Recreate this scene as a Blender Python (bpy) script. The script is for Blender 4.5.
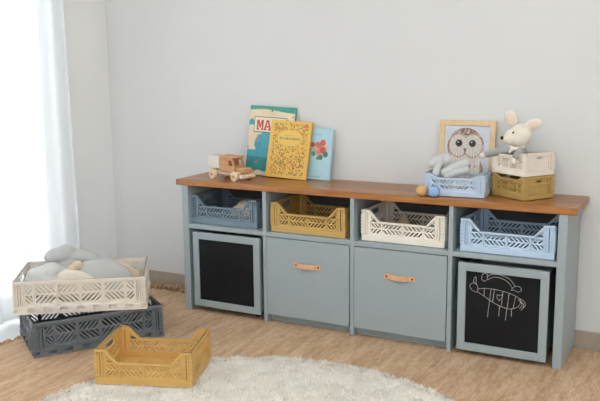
import bpy, bmesh, math, random
from mathutils import Vector, Matrix, Euler, noise

# ---------------------------------------------------------------- camera, world, exposure
scene = bpy.context.scene
C = scene.collection
for o in list(bpy.data.objects):
    bpy.data.objects.remove(o, do_unlink=True)

CAM = Vector((2.3405, -3.2017, 1.2361)); YAW, PITCH, ROLL, FPX = -0.4879, -0.1730, -0.0092, 808.469
cd = bpy.data.cameras.new('camera'); cam = bpy.data.objects.new('camera', cd); C.objects.link(cam)
cd.sensor_fit = 'HORIZONTAL'; cd.sensor_width = 36.0; cd.lens = FPX * 36.0 / 600.0
fw = Vector((math.sin(YAW)*math.cos(PITCH), math.cos(YAW)*math.cos(PITCH), math.sin(PITCH)))
rt = Vector((math.cos(YAW), -math.sin(YAW), 0)); up = rt.cross(fw)
r2 = math.cos(ROLL)*rt + math.sin(ROLL)*up; u2 = -math.sin(ROLL)*rt + math.cos(ROLL)*up
cam.matrix_world = Matrix(((r2.x, u2.x, -fw.x, CAM.x), (r2.y, u2.y, -fw.y, CAM.y), (r2.z, u2.z, -fw.z, CAM.z), (0, 0, 0, 1)))
scene.camera = cam

w = bpy.data.worlds.new('overcast_sky'); scene.world = w; w.use_nodes = True
bg = w.node_tree.nodes['Background']; bg.inputs[0].default_value = (0.955, 0.98, 1.0, 1); bg.inputs[1].default_value = 3.0
scene.view_settings.view_transform = 'Standard'; scene.view_settings.look = 'None'
scene.view_settings.gamma = 1.0; scene.view_settings.use_curve_mapping = False
scene.view_settings.exposure = 0.25

rnd = random.Random(7)
PI = math.pi

# ---------------------------------------------------------------- helpers
def lin(c):
    return tuple((v/255/12.92 if v/255 <= 0.04045 else ((v/255+0.055)/1.055)**2.4) for v in c)

def mat(name, rgb, rough=0.6, var=0.06, scale=40.0, bump=0.0, bscale=None, stretch=(1, 1, 1), spec=0.4):
    m = bpy.data.materials.new(name); m.use_nodes = True
    nt = m.node_tree; N = nt.nodes; L = nt.links; b = N['Principled BSDF']
    b.inputs['Roughness'].default_value = rough
    b.inputs['Specular IOR Level'].default_value = spec
    tc = N.new('ShaderNodeTexCoord'); mp = N.new('ShaderNodeMapping'); mp.inputs['Scale'].default_value = stretch
    L.new(tc.outputs['Object'], mp.inputs[0])
    nz = N.new('ShaderNodeTexNoise'); nz.inputs['Scale'].default_value = scale; nz.inputs['Detail'].default_value = 4
    L.new(mp.outputs[0], nz.inputs['Vector'])
    cr = N.new('ShaderNodeValToRGB'); c = lin(rgb)
    cr.color_ramp.elements[0].position = 0.3; cr.color_ramp.elements[1].position = 0.7
    cr.color_ramp.elements[0].color = tuple(v*(1-var) for v in c)+(1,)
    cr.color_ramp.elements[1].color = tuple(min(1, v*(1+var)) for v in c)+(1,)
    L.new(nz.outputs[0], cr.inputs[0]); L.new(cr.outputs[0], b.inputs['Base Color'])
    if bump:
        n2 = N.new('ShaderNodeTexNoise'); n2.inputs['Scale'].default_value = bscale or scale; n2.inputs['Detail'].default_value = 6
        L.new(mp.outputs[0], n2.inputs['Vector'])
        bp = N.new('ShaderNodeBump'); bp.inputs['Strength'].default_value = bump; bp.inputs['Distance'].default_value = 0.004
        L.new(n2.outputs[0], bp.inputs['Height']); L.new(bp.outputs[0], b.inputs['Normal'])
    return m

def wood(name, light, dark, stretch, scale=9.0, rough=0.45, stave=None):
    m = bpy.data.materials.new(name); m.use_nodes = True
    nt = m.node_tree; N = nt.nodes; L = nt.links; b = N['Principled BSDF']
    b.inputs['Roughness'].default_value = rough
    tc = N.new('ShaderNodeTexCoord'); mp = N.new('ShaderNodeMapping'); mp.inputs['Scale'].default_value = stretch
    L.new(tc.outputs['Object'], mp.inputs[0])
    nz = N.new('ShaderNodeTexNoise'); nz.inputs['Scale'].default_value = scale; nz.inputs['Detail'].default_value = 8
    nz.inputs['Roughness'].default_value = 0.65; nz.inputs['Distortion'].default_value = 0.6
    L.new(mp.outputs[0], nz.inputs['Vector'])
    cr = N.new('ShaderNodeValToRGB'); cr.color_ramp.elements[0].position = 0.3; cr.color_ramp.elements[1].position = 0.72
    cr.color_ramp.elements[0].color = lin(dark)+(1,); cr.color_ramp.elements[1].color = lin(light)+(1,)
    L.new(nz.outputs[0], cr.inputs[0])
    out = cr.outputs[0]
    if stave:
        br = N.new('ShaderNodeTexBrick'); br.inputs['Scale'].default_value = 1.0
        br.inputs['Brick Width'].default_value = stave[0]; br.inputs['Row Height'].default_value = stave[1]
        br.inputs['Mortar Size'].default_value = 0.0006; br.inputs['Color1'].default_value = (0.8, 0.8, 0.8, 1)
        br.inputs['Color2'].default_value = (1.1, 1.1, 1.1, 1); br.inputs['Mortar'].default_value = (0.6, 0.6, 0.6, 1)
        L.new(tc.outputs['Object'], br.inputs['Vector'])
        mx = N.new('ShaderNodeMix'); mx.data_type = 'RGBA'; mx.blend_type = 'MULTIPLY'; mx.inputs[0].default_value = 1.0
        L.new(out, mx.inputs[6]); L.new(br.outputs[0], mx.inputs[7]); out = mx.outputs[2]
    L.new(out, b.inputs['Base Color'])
    bp = N.new('ShaderNodeBump'); bp.inputs['Strength'].default_value = 0.15; bp.inputs['Distance'].default_value = 0.001
    L.new(nz.outputs[0], bp.inputs['Height']); L.new(bp.outputs[0], b.inputs['Normal'])
    return m

def me_from(bm, name='mesh'):
    me = bpy.data.meshes.new(name); bm.normal_update(); bm.to_mesh(me); bm.free(); return me

def obj(name, me, material, parent=None, loc=None, rot=None):
    if isinstance(me, bmesh.types.BMesh): me = me_from(me, name)
    if not me.materials: me.materials.append(None)
    o = bpy.data.objects.new(name, me); C.objects.link(o)
    o.material_slots[0].link = 'OBJECT'; o.material_slots[0].material = material
    if parent: o.parent = parent
    if loc is not None: o.location = loc
    if rot is not None: o.rotation_euler = rot
    return o

def tag(o, label=None, cat=None, group=None, kind=None):
    if label: o['label'] = label
    if cat: o['category'] = cat
    if group: o['group'] = group
    if kind: o['kind'] = kind
    return o

def thing(name, label, cat, loc=(0, 0, 0), rot=(0, 0, 0), group=None):
    o = bpy.data.objects.new(name, None); C.objects.link(o); o.empty_display_size = 0.05
    o.location = loc; o.rotation_euler = rot
    return tag(o, label, cat, group)

def box(bm, x0, x1, y0, y1, z0, z1, bev=0.0, seg=1, M=None):
    n = bmesh.new(); bmesh.ops.create_cube(n, size=1.0)
    for v in n.verts:
        v.co = Vector(((v.co.x+.5)*(x1-x0)+x0, (v.co.y+.5)*(y1-y0)+y0, (v.co.z+.5)*(z1-z0)+z0))
    if bev: bmesh.ops.bevel(n, geom=n.edges[:], offset=bev, segments=seg, affect='EDGES', profile=0.5)
    merge(bm, n, M); return bm

def merge(bm, n, M=None):
    if M is not None: bmesh.ops.transform(n, matrix=M, verts=n.verts)
    t = bpy.data.meshes.new('t'); n.to_mesh(t); n.free(); bm.from_mesh(t); bpy.data.meshes.remove(t)

def bx(*a, **k): return box(bmesh.new(), *a, **k)

def cyl(bm, r0, r1, h, M=None, seg=24, smooth=False):
    n = bmesh.new(); bmesh.ops.create_cone(n, cap_ends=True, segments=seg, radius1=r0, radius2=r1, depth=h)
    merge(bm, n, M); return bm

def ell(bm, c, r, rot=(0, 0, 0), seg=20):
    n = bmesh.new(); bmesh.ops.create_uvsphere(n, u_segments=seg, v_segments=seg//2+2, radius=1.0)
    for f in n.faces: f.smooth = True
    if not hasattr(r, '__len__'): r = (r, r, r)
    merge(bm, n, Matrix.Translation(c) @ Euler(rot).to_matrix().to_4x4() @ Matrix.Diagonal((*r, 1))); return bm

def tube(bm, pts, rad, seg=10, smooth=True):
    pts = [Vector(p) for p in pts]; rings = []
    rad = rad if hasattr(rad, '__len__') else [rad]*len(pts)
    prev = None
    for i, p in enumerate(pts):
        t = (pts[min(i+1, len(pts)-1)] - pts[max(i-1, 0)]).normalized()
        a = prev if prev is not None else (Vector((0, 0, 1)) if abs(t.z) < 0.9 else Vector((1, 0, 0)))
        u = (a - t*a.dot(t)).normalized(); v = t.cross(u); prev = u
        rings.append([bm.verts.new(p + rad[i]*(u*math.cos(2*PI*k/seg)+v*math.sin(2*PI*k/seg))) for k in range(seg)])
    for a, b in zip(rings, rings[1:]):
        for k in range(seg):
            f = bm.faces.new((a[k], a[(k+1) % seg], b[(k+1) % seg], b[k])); f.smooth = smooth
    bm.faces.new(rings[0][::-1]); bm.faces.new(rings[-1])
    return bm

def smooth_path(pts, n=6):
    P = [Vector(p) for p in pts]; out = []
    for i in range(len(P)-1):
        a, b, c, d = P[max(i-1, 0)], P[i], P[i+1], P[min(i+2, len(P)-1)]
        for k in range(n):
            t = k/n
            out.append(0.5*((2*b)+(c-a)*t+(2*a-5*b+4*c-d)*t*t+(3*b-a-3*c+d)*t**3))
    out.append(P[-1]); return out

def blob(name, parts, voxel=0.004, smooth_it=6):
    """fuse ellipsoids (c, r, rot) and tubes ('t', pts, rads) into one continuous skin"""
    bm = bmesh.new()
    for p in parts:
        if p[0] == 't': tube(bm, smooth_path(p[1]), [p[2][0]+(p[2][1]-p[2][0])*i/(len(smooth_path(p[1]))-1) for i in range(len(smooth_path(p[1])))])
        else: ell(bm, p[0], p[1], p[2] if len(p) > 2 else (0, 0, 0))
    me = me_from(bm, name); o = bpy.data.objects.new('tmp', me); C.objects.link(o)
    r = o.modifiers.new('r', 'REMESH'); r.mode = 'VOXEL'; r.voxel_size = voxel; r.use_smooth_shade = True
    s = o.modifiers.new('s', 'SMOOTH'); s.iterations = smooth_it; s.factor = 0.5
    dg = bpy.context.evaluated_depsgraph_get(); dg.update()
    out = bpy.data.meshes.new_from_object(o.evaluated_get(dg)); out.name = name
    bpy.data.objects.remove(o); bpy.data.meshes.remove(me)
    for p in out.polygons: p.use_smooth = True
    return out

def plate(outer, holes, t):
    """flat plate with real holes: XY outline, thickness t along Z (0..t); returns a bmesh"""
    cu = bpy.data.curves.new('p', 'CURVE'); cu.dimensions = '2D'; cu.fill_mode = 'BOTH'; cu.extrude = t/2
    for loop in [outer]+holes:
        s = cu.splines.new('POLY'); s.points.add(len(loop)-1)
        for q, (x, y) in zip(s.points, loop): q.co = (x, y, 0, 1)
        s.use_cyclic_u = True
    o = bpy.data.objects.new('p', cu); C.objects.link(o)
    dg = bpy.context.evaluated_depsgraph_get(); dg.update()
    me = bpy.data.meshes.new_from_object(o.evaluated_get(dg))
    bm = bmesh.new(); bm.from_mesh(me); bpy.data.objects.remove(o); bpy.data.curves.remove(cu); bpy.data.meshes.remove(me)
    bmesh.ops.translate(bm, vec=(0, 0, t/2), verts=bm.verts)
    return bm

STAND = Matrix(((1, 0, 0, 0), (0, 0, 1, 0), (0, 1, 0, 0), (0, 0, 0, 1)))   # plate XY -> world XZ, thickness along +Y

def painted(name, wd, ht, nx, ny, fn, parent, material, y=0.0, x0=0.0, z0=0.0):
    """flat printed sheet facing -Y; colours come from fn(u,v) in 0..1 (v up), sRGB 0..255"""
    vs = []; cols = []
    for j in range(ny+1):
        for i in range(nx+1):
            u, v = i/nx, j/ny
            vs.append((x0+u*wd, y, z0+v*ht)); cols.append(lin(fn(u, v)))
    fs = [(j*(nx+1)+i, j*(nx+1)+i+1, (j+1)*(nx+1)+i+1, (j+1)*(nx+1)+i) for j in range(ny) for i in range(nx)]
    me = bpy.data.meshes.new(name); me.from_pydata(vs, [], fs)
    at = me.color_attributes.new('print', 'FLOAT_COLOR', 'POINT')
    for k, c in enumerate(cols): at.data[k].color = (*c, 1)
    return obj(name, me, material, parent)

def print_mat(name, rough=0.5):
    m = bpy.data.materials.new(name); m.use_nodes = True; N = m.node_tree.nodes; L = m.node_tree.links
    a = N.new('ShaderNodeVertexColor'); a.layer_name = 'print'; b = N['Principled BSDF']
    b.inputs['Roughness'].default_value = rough; L.new(a.outputs[0], b.inputs['Base Color']); return m

# ---------------------------------------------------------------- materials
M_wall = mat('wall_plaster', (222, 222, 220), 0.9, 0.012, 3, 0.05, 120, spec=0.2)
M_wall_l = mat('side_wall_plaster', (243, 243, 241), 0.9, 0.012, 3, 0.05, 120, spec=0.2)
M_ceil = mat('ceiling_paint', (235, 235, 233), 0.9, 0.01, 3, spec=0.2)
M_floor = mat('white_tile', (226, 227, 226), 0.35, 0.02, 2)
M_base = mat('baseboard_stone', (176, 162, 145), 0.6, 0.06, 12)
M_white = mat('white_lacquer', (236, 237, 238), 0.4, 0.01, 5)
M_blue = mat('blue_grey_paint', (161, 173, 176), 0.45, 0.02, 6, 0.02, 60)
M_black = mat('chalkboard_black', (24, 25, 27), 0.6, 0.25, 7, spec=.2)
M_chalk = mat('chalk', (190, 190, 190), 0.95, 0.3, 300)
M_top = wood('oiled_wood', (186, 127, 68), (146, 92, 44), (1.2, 14, 14), 5.0, 0.30, stave=(0.62, 0.052))
M_leather = mat('tan_leather', (226, 178, 138), 0.55, 0.08, 60, 0.1, 200)
M_rivet = mat('bronze_rivet', (120, 84, 58), 0.4, 0.05)
M_gum = mat('caster_rubber', (45, 45, 48), 0.6)

def jute():
    m = bpy.data.materials.new('jute_weave'); m.use_nodes = True
    N = m.node_tree.nodes; L = m.node_tree.links; b = N['Principled BSDF']; b.inputs['Roughness'].default_value = 0.9
    b.inputs['Specular IOR Level'].default_value = 0.15
    tc = N.new('ShaderNodeTexCoord')
    def noise_(scale, stretch, det=5):
        mp = N.new('ShaderNodeMapping'); mp.inputs['Scale'].default_value = stretch; L.new(tc.outputs['Object'], mp.inputs[0])
        n = N.new('ShaderNodeTexNoise'); n.inputs['Scale'].default_value = scale; n.inputs['Detail'].default_value = det
        L.new(mp.outputs[0], n.inputs['Vector']); return n
    strands = noise_(48, (2.2, 0.5, 1)); slub = noise_(130, (1.6, 0.8, 1)); big = noise_(4.5, (2.4, 0.7, 1), 3)
    wv = N.new('ShaderNodeTexWave'); wv.bands_direction = 'X'; wv.inputs['Scale'].default_value = 26; wv.inputs['Distortion'].default_value = 2.2
    wv.inputs['Detail'].default_value = 3; wv.inputs['Detail Scale'].default_value = 3
    mp = N.new('ShaderNodeMapping'); mp.inputs['Scale'].default_value = (1, 0.45, 1); L.new(tc.outputs['Object'], mp.inputs[0]); L.new(mp.outputs[0], wv.inputs[0])
    def mul(a, k, c):
        n = N.new('ShaderNodeMath'); n.operation = 'MULTIPLY_ADD'; L.new(a, n.inputs[0]); n.inputs[1].default_value = k
        if isinstance(c, float): n.inputs[2].default_value = c
        else: L.new(c, n.inputs[2])
        return n.outputs[0]
    streak = noise_(17, (2.2, 0.3, 1), 6); s = mul(strands.outputs[0], 0.35, 0.0); s = mul(slub.outputs[0], 0.30, s); s = mul(big.outputs[0], 0.25, s); s = mul(streak.outputs[0], 0.38, s); s = mul(wv.outputs[0], 0.03, s)
    cr = N.new('ShaderNodeValToRGB'); e = cr.color_ramp.elements
    e[0].position = 0.40; e[0].color = lin((140, 106, 76))+(1,); e[1].position = 0.90; e[1].color = lin((228, 202, 174))+(1,)
    mid = cr.color_ramp.elements.new(0.63); mid.color = lin((192, 159, 126))+(1,)
    L.new(s, cr.inputs[0]); L.new(cr.outputs[0], b.inputs['Base Color'])
    bp = N.new('ShaderNodeBump'); bp.inputs['Strength'].default_value = 0.6; bp.inputs['Distance'].default_value = 0.006
    L.new(s, bp.inputs['Height']); L.new(bp.outputs[0], b.inputs['Normal']); return m
M_jute = jute()
M_pile = mat('ivory_wool', (236, 231, 221), 0.95, 0.05, 14, spec=0.1)

def curtain_mat():
    m = bpy.data.materials.new('sheer_voile'); m.use_nodes = True
    N = m.node_tree.nodes; L = m.node_tree.links
    for n in list(N):
        if n.type != 'OUTPUT_MATERIAL': N.remove(n)
    out = [n for n in N if n.type == 'OUTPUT_MATERIAL'][0]
    d = N.new('ShaderNodeBsdfDiffuse'); t = N.new('ShaderNodeBsdfTranslucent'); tr = N.new('ShaderNodeBsdfTransparent')
    d.inputs[0].default_value = (0.9, 0.92, 0.94, 1); t.inputs[0].default_value = (0.56, 0.575, 0.585, 1)
    m1 = N.new('ShaderNodeMixShader'); m1.inputs[0].default_value = 0.5; L.new(d.outputs[0], m1.inputs[1]); L.new(t.outputs[0], m1.inputs[2])
    tc = N.new('ShaderNodeTexCoord'); nz = N.new('ShaderNodeTexNoise'); nz.inputs['Scale'].default_value = 600; L.new(tc.outputs['Object'], nz.inputs['Vector'])
    mr = N.new('ShaderNodeMapRange'); mr.inputs[3].default_value = 0.06; mr.inputs[4].default_value = 0.20; L.new(nz.outputs[0], mr.inputs[0])
    m2 = N.new('ShaderNodeMixShader'); L.new(mr.outputs[0], m2.inputs[0]); L.new(m1.outputs[0], m2.inputs[1]); L.new(tr.outputs[0], m2.inputs[2])
    L.new(m2.outputs[0], out.inputs[0]); return m
M_curtain = curtain_mat()

def glass_mat():
    m = bpy.data.materials.new('window_glass'); m.use_nodes = True; N = m.node_tree.nodes; L = m.node_tree.links
    out = [n for n in N if n.type == 'OUTPUT_MATERIAL'][0]
    tr = N.new('ShaderNodeBsdfTransparent'); gl = N.new('ShaderNodeBsdfGlossy'); gl.inputs['Roughness'].default_value = 0.02
    mx = N.new('ShaderNodeMixShader'); mx.inputs[0].default_value = 0.05
    L.new(tr.outputs[0], mx.inputs[1]); L.new(gl.outputs[0], mx.inputs[2]); L.new(mx.outputs[0], out.inputs[0]); return m
M_glass = glass_mat()

# ---------------------------------------------------------------- the room
XL, YB, XR, YF, ZF, ZC = -0.72, 0.316, 4.1, -4.6, -0.012, 2.62
def struct(name, me, material, parent=None):
    o = obj(name, me, material, parent)
    if not parent: o['kind'] = 'structure'
    return o
struct('floor', bx(XL-.15, XR+.15, YF-.15, YB+.15, ZF-.1, ZF), M_floor)
SX0, SX1, SY0, SY1 = 0.4, 3.2, -3.0, -1.2
bm = plate([(XL-.15, YF-.15), (XR+.15, YF-.15), (XR+.15, YB+.15), (XL-.15, YB+.15)], [[(SX0, SY0), (SX1, SY0), (SX1, SY1), (SX0, SY1)]], 0.1)
bmesh.ops.translate(bm, vec=(0, 0, ZC), verts=bm.verts)
struct('ceiling', bm, M_ceil)
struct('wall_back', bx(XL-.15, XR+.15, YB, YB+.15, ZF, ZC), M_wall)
RY0, RY1, RZ0, RZ1 = -3.4, -1.2, 0.9, 2.4
bm = plate([(YF, ZF), (YB, ZF), (YB, ZC), (YF, ZC)], [[(RY0, RZ0), (RY1, RZ0), (RY1, RZ1), (RY0, RZ1)]], 0.15)
bmesh.ops.transform(bm, matrix=Matrix(((0, 0, 1, XR), (1, 0, 0, 0), (0, 1, 0, 0), (0, 0, 0, 1))), verts=bm.verts)
struct('wall_right', bm, M_wall)
WY0, WY1, WZ0, WZ1 = -2.7, -0.085, 0.03, 2.42
bm = plate([(YF, ZF), (YB, ZF), (YB, ZC), (YF, ZC)], [[(WY0, WZ0), (WY1, WZ0), (WY1, WZ1), (WY0, WZ1)]], 0.15)
bmesh.ops.transform(bm, matrix=Matrix(((0, 0, -1, XL), (1, 0, 0, 0), (0, 1, 0, 0), (0, 0, 0, 1))), verts=bm.verts)
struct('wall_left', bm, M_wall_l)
FX0, FX1, FZ0, FZ1 = 0.9, 3.3, 1.0, 2.4
bm = plate([(XL-.15, ZF), (XR+.15, ZF), (XR+.15, ZC), (XL-.15, ZC)], [[(FX0, FZ0), (FX1, FZ0), (FX1, FZ1), (FX0, FZ1)]], 0.15)
bmesh.ops.transform(bm, matrix=Matrix.Translation((0, YF-.15, 0)) @ STAND, verts=bm.verts)
struct('wall_front', bm, M_wall)

def window(name, a0, a1, z0, z1, n, axis, pos):
    root = bpy.data.objects.new(name, None); C.objects.link(root); root['kind'] = 'structure'
    def B(p0, p1, q0, q1, d):
        if axis == 'z': return bx(p0, p1, q0, q1, pos-d, pos+d)
        return bx(pos-d, pos+d, p0, p1, q0, q1) if axis == 'x' else bx(p0, p1, pos-d, pos+d, q0, q1)
    f = 0.05
    obj('window_frame', B(a0, a0+f, z0, z1, .03), M_white, root); obj('window_frame', B(a1-f, a1, z0, z1, .03), M_white, root)
    obj('window_frame', B(a0+f, a1-f, z0, z0+f, .03), M_white, root); obj('window_frame', B(a0+f, a1-f, z1-f, z1, .03), M_white, root)
    st = (a1-a0)/n
    for k in range(1, n): obj('mullion', B(a0+k*st-.03, a0+k*st+.03, z0+f, z1-f, .028), M_white, root)
    for k in range(n): obj('pane', B(a0+k*st+(f if k == 0 else .03), a0+(k+1)*st-(f if k == n-1 else .03), z0+f, z1-f, .003), M_glass, root)
window('window_1', WY0, WY1, WZ0, WZ1, 2, 'x', XL-.09)
window('added_rear_window', FX0, FX1, FZ0, FZ1, 3, 'y', YF-.09)  # unseen rear window, added for soft even light from the front
window('added_right_window', RY0, RY1, RZ0, RZ1, 2, 'x', XR+.09)  # unseen window added to brighten the left wall and cabinet side
window('added_skylight', SX0, SX1, SY0, SY1, 3, 'z', ZC+.05)  # unseen skylight, added for strong light from above

BBH = 0.0725
bbk = bpy.data.objects.new('baseboard_back', None); C.objects.link(bbk); bbk['kind'] = 'structure'
edges = [XL+.012, 0.0] + [0.6*k for k in range(1, 7)] + [XR]
for a, b in zip(edges, edges[1:]):
    obj('tile', bx(a+.001, b-.001, YB-.010, YB, ZF, BBH, bev=.0015), M_base, bbk)
bbl = bpy.data.objects.new('baseboard_left', None); C.objects.link(bbl); bbl['kind'] = 'structure'
obj('tile', bx(XL, XL+.010, WY1+.02, YB-.011, ZF, BBH, bev=.0015), M_base, bbl)

# sheer curtain
bm = bmesh.new(); ny, nz = 260, 26; rows = []
for j in range(nz+1):
    z = 0.012 + (2.5-0.012)*j/nz; row = []
    for i in range(ny+1):
        t = i/ny; y = -2.75 + 2.70*t
        amp = 0.020+0.010*(1-j/nz)
        ph = t*2*PI*27 + 0.9*math.sin(t*11+0.4) + 0.25*math.sin(z*1.7+t*20)
        x = XL+0.062+amp*math.sin(ph)+0.008*math.sin(t*40+z)
        row.append(bm.verts.new((x, y+0.012*math.sin(ph*0.5+z)*(1-j/nz)+0.018*(1-z/2.5)*t, z)))
    rows.append(row)
for a, b in zip(rows, rows[1:]):
    for i in range(ny): bm.faces.new((a[i], a[i+1], b[i+1], b[i])).smooth = True
ct = thing('sheer_curtain', 'white sheer floor-length curtain hanging in soft folds over the bright window', 'curtain', (XL+.06, -1.4, 0))
fab = obj('fabric', bm, M_curtain, ct, loc=(-(XL+.06), 1.4, 0))
n = bmesh.new(); cyl(n, .012, .012, 2.9, Matrix.Translation((0, 0, 2.51)) @ Matrix.Rotation(PI/2, 4, 'X'), 16)
obj('curtain_rod', n, M_white, ct)

# ---------------------------------------------------------------- jute rug
JX0, JX1, JY0, JY1 = -0.44, 3.4, -2.6, 0.285
bm = bmesh.new(); nx, ny = 150, 110; g = []
for i in range(nx+1):
    col = []
    for j in range(ny+1):
        u, v = i/nx, j/ny
        x = JX0+(JX1-JX0)*u; y = JY0+(JY1-JY0)*v
        e = max(0, 1-u*14); x += e*(0.022*math.sin(y*9)+0.016*noise.noise((y*7, 3, 1)))
        e2 = max(0, 1-(1-v)*12); y += e2*0.012*noise.noise((x*8, 1, 5))
        z = -0.0005
        col.append(bm.verts.new((x, y, z)))
    g.append(col)
for i in range(nx):
    for j in range(ny): bm.faces.new((g[i][j], g[i+1][j], g[i+1][j+1], g[i][j+1]))
ext = bmesh.ops.extrude_face_region(bm, geom=bm.faces[:])
for v in [e for e in ext['geom'] if isinstance(e, bmesh.types.BMVert)]: v.co.z = ZF
bmesh.ops.recalc_face_normals(bm, faces=bm.faces)
jr = thing('jute_rug', 'large tan woven jute rug covering the floor under the cabinet', 'rug')
obj('woven_mat', bm, M_jute, jr)
# frayed fringe: loose yarn ends along the left edge and a tangled knot by the skirting
bm = bmesh.new()
for k in range(230):
    y = JY0+(JY1-JY0)*rnd.random()**0.6
    x = JX0+0.022*math.sin(y*9)+0.016*noise.noise((y*7, 3, 1))
    l = rnd.uniform(.01, .035); a = rnd.uniform(-.7, .7)
    p = [(x+.02, y, -.003), (x-l*.3, y+a*l*.4, rnd.uniform(0, .008)), (x-l, y+a*l, -.008)]
    tube(bm, p, [.0035, .003, .0015], 5)
for k in range(150):
    x = rnd.uniform(-.46, -.12); y = rnd.uniform(.225, .288) ; a = rnd.uniform(0, 2*PI); l = rnd.uniform(.012, .035)
    p = [(x, y, -.001), (x+l*math.cos(a)*.5, min(.296, y+l*math.sin(a)*.5), rnd.uniform(.008, .024)), (x+l*math.cos(a), min(.297, y+l*math.sin(a)), rnd.uniform(0, .012))]
    tube(bm, p, [.004, .0035, .002], 5)
f = obj('fringe', bm, M_jute, jr); f['kind'] = 'stuff'

# ---------------------------------------------------------------- round shaggy rug
RC, RR = Vector((1.045, -1.228)), 0.858
rr = thing('shaggy_rug', 'round ivory shaggy rug lying in front of the cabinet', 'rug', (RC.x, RC.y, 0))
bm = bmesh.new(); rings = []
for j in range(26):
    r = RR*(j/25); ring = []
    for i in range(120):
        a = 2*PI*i/120; k = 1+0.012*noise.noise((math.cos(a)*3, math.sin(a)*3, 0))
        z = 0.010+0.003*noise.noise((r*math.cos(a)*14, r*math.sin(a)*14, 2)) if j < 25 else 0.0005
        ring.append(bm.verts.new((r*k*math.cos(a), r*k*math.sin(a), z)))
    rings.append(ring)
for a, b in zip(rings[1:], rings[2:]):
    for i in range(120): bm.faces.new((a[i], a[(i+1) % 120], b[(i+1) % 120], b[i])).smooth = True
bm.faces.new(rings[1])
for v in rings[0]: bm.verts.remove(v)
obj('backing', bm, M_pile, rr)
vs, fs = [], []
NT = 60000
for k in range(NT):
    r = RR*math.sqrt(rnd.random()); a = 2*PI*rnd.random()
    if rnd.random() < 0.06: r = RR*(1+0.008*rnd.random())
    x, y = r*math.cos(a), r*math.sin(a)
    if y < -0.55 and rnd.random() < .6: continue
    cl = noise.noise((x*22, y*22, 4)); th = noise.noise((x*12, y*12, 9))*6
    l = rnd.uniform(.006, .012)*(1.25+cl*.7); d = rnd.uniform(.2, 1.0)*.012; th += rnd.uniform(-.8, .8)
    ww = rnd.uniform(.0025, .0045); b0 = len(vs); ph = rnd.random()*6
    for q in range(3): vs.append((x+ww*math.cos(ph+q*2.1), y+ww*math.sin(ph+q*2.1), .006))
    vs.append((x+d*math.cos(th), y+d*math.sin(th), .008+l))
    fs += [(b0, b0+1, b0+3), (b0+1, b0+2, b0+3), (b0+2, b0, b0+3)]
me = bpy.data.meshes.new('pile'); me.from_pydata(vs, [], fs)
p = obj('pile', me, M_pile, rr); p['kind'] = 'stuff'

# ---------------------------------------------------------------- cabinet
P, TE, TD, D, H = 0.45, 0.0354, 0.0188, 0.308, 0.6314
ST, SB, TT = 0.4403, 0.4188, 0.0286
cb = thing('low_cabinet', 'long blue-grey painted cabinet with four open bays above two doors', 'cabinet', (0.9, D/2, 0))
O = (-0.9, -D/2, 0)
def cpart(name, bm, m=M_blue): return obj(name, bm, m, cb, loc=O)
for s in (0, 4): cpart('side_panel', bx(s*P-TE/2, s*P+TE/2, 0, D, 0, H, bev=.0012))
for s in (1, 2, 3): cpart('divider', bx(s*P-TD/2, s*P+TD/2, .001, D-.006, 0, H, bev=.001))
for s in range(4):
    x0 = s*P+(TE/2 if s == 0 else TD/2); x1 = (s+1)*P-(TE/2 if s == 3 else TD/2)
    cpart('shelf', bx(x0, x1, .002, D-.006, SB, ST, bev=.0008))
    if s in (1, 2):
        cpart('toe_kick', bx(x0, x1, .038, .040, 0, .036)); cpart('bottom_panel', bx(x0, x1, .040, D-.006, .022, .038))
        dr = cpart('door', bx(x0+.002, x1-.0035, -.001, .017, .0405, SB-.0035, bev=.0012))
        xm = x0 + (.147 if s == 1 else .146); L_ = .139
        hx0 = (0.607 if s == 1 else 1.054); hx1 = hx0+L_+ (0.0 if s == 1 else .006)
        pts = []; nseg = 20; th = .003; hb = bmesh.new(); prev = None
        for k in range(nseg+1):
            t = k/nseg; x = hx0+(hx1-hx0)*t
            lift = max(0, math.sin((t-.2)/.6*PI))**.7*.013 if .2 < t < .8 else 0
            zc = .2985
            sec = [hb.verts.new((x, -.0015-lift-th, zc-.0115)), hb.verts.new((x, -.0015-lift-th, zc+.0115)), hb.verts.new((x, -.0015-lift, zc+.0115)), hb.verts.new((x, -.0015-lift, zc-.0115))]
            if prev:
                for q in range(4): hb.faces.new((prev[q], prev[(q+1) % 4], sec[(q+1) % 4], sec[q]))
            else: hb.faces.new(sec)
            prev = sec
        hb.faces.new(prev[::-1]); bmesh.ops.recalc_face_normals(hb, faces=hb.faces)
        h_ = obj('handle', hb, M_leather, dr); tag(h_, 'tan leather strap handle')
        for xx in (hx0+.013, hx1-.013):
            n = bmesh.new(); ell(n, (xx, -.0045, .2985), (.005, .0025, .005), seg=12); obj('rivet', n, M_rivet, dr)
cpart('back_panel', bx(TE/2, 4*P-TE/2, D-.006, D, 0.0, H-.001), mat('dark_back_board', (78, 80, 82), .8, .1, 20))  # back board coloured darker than the rest of the cabinet
wt = obj('worktop', bx(-0.95, 0.949, -D/2-.003, D/2+.004, 0, TT, bev=.0025, seg=2), M_top, loc=(0.9, D/2, H))
tag(wt, 'long oiled brown wooden top board lying on the blue-grey cabinet', 'worktop')
T = H+TT

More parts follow.
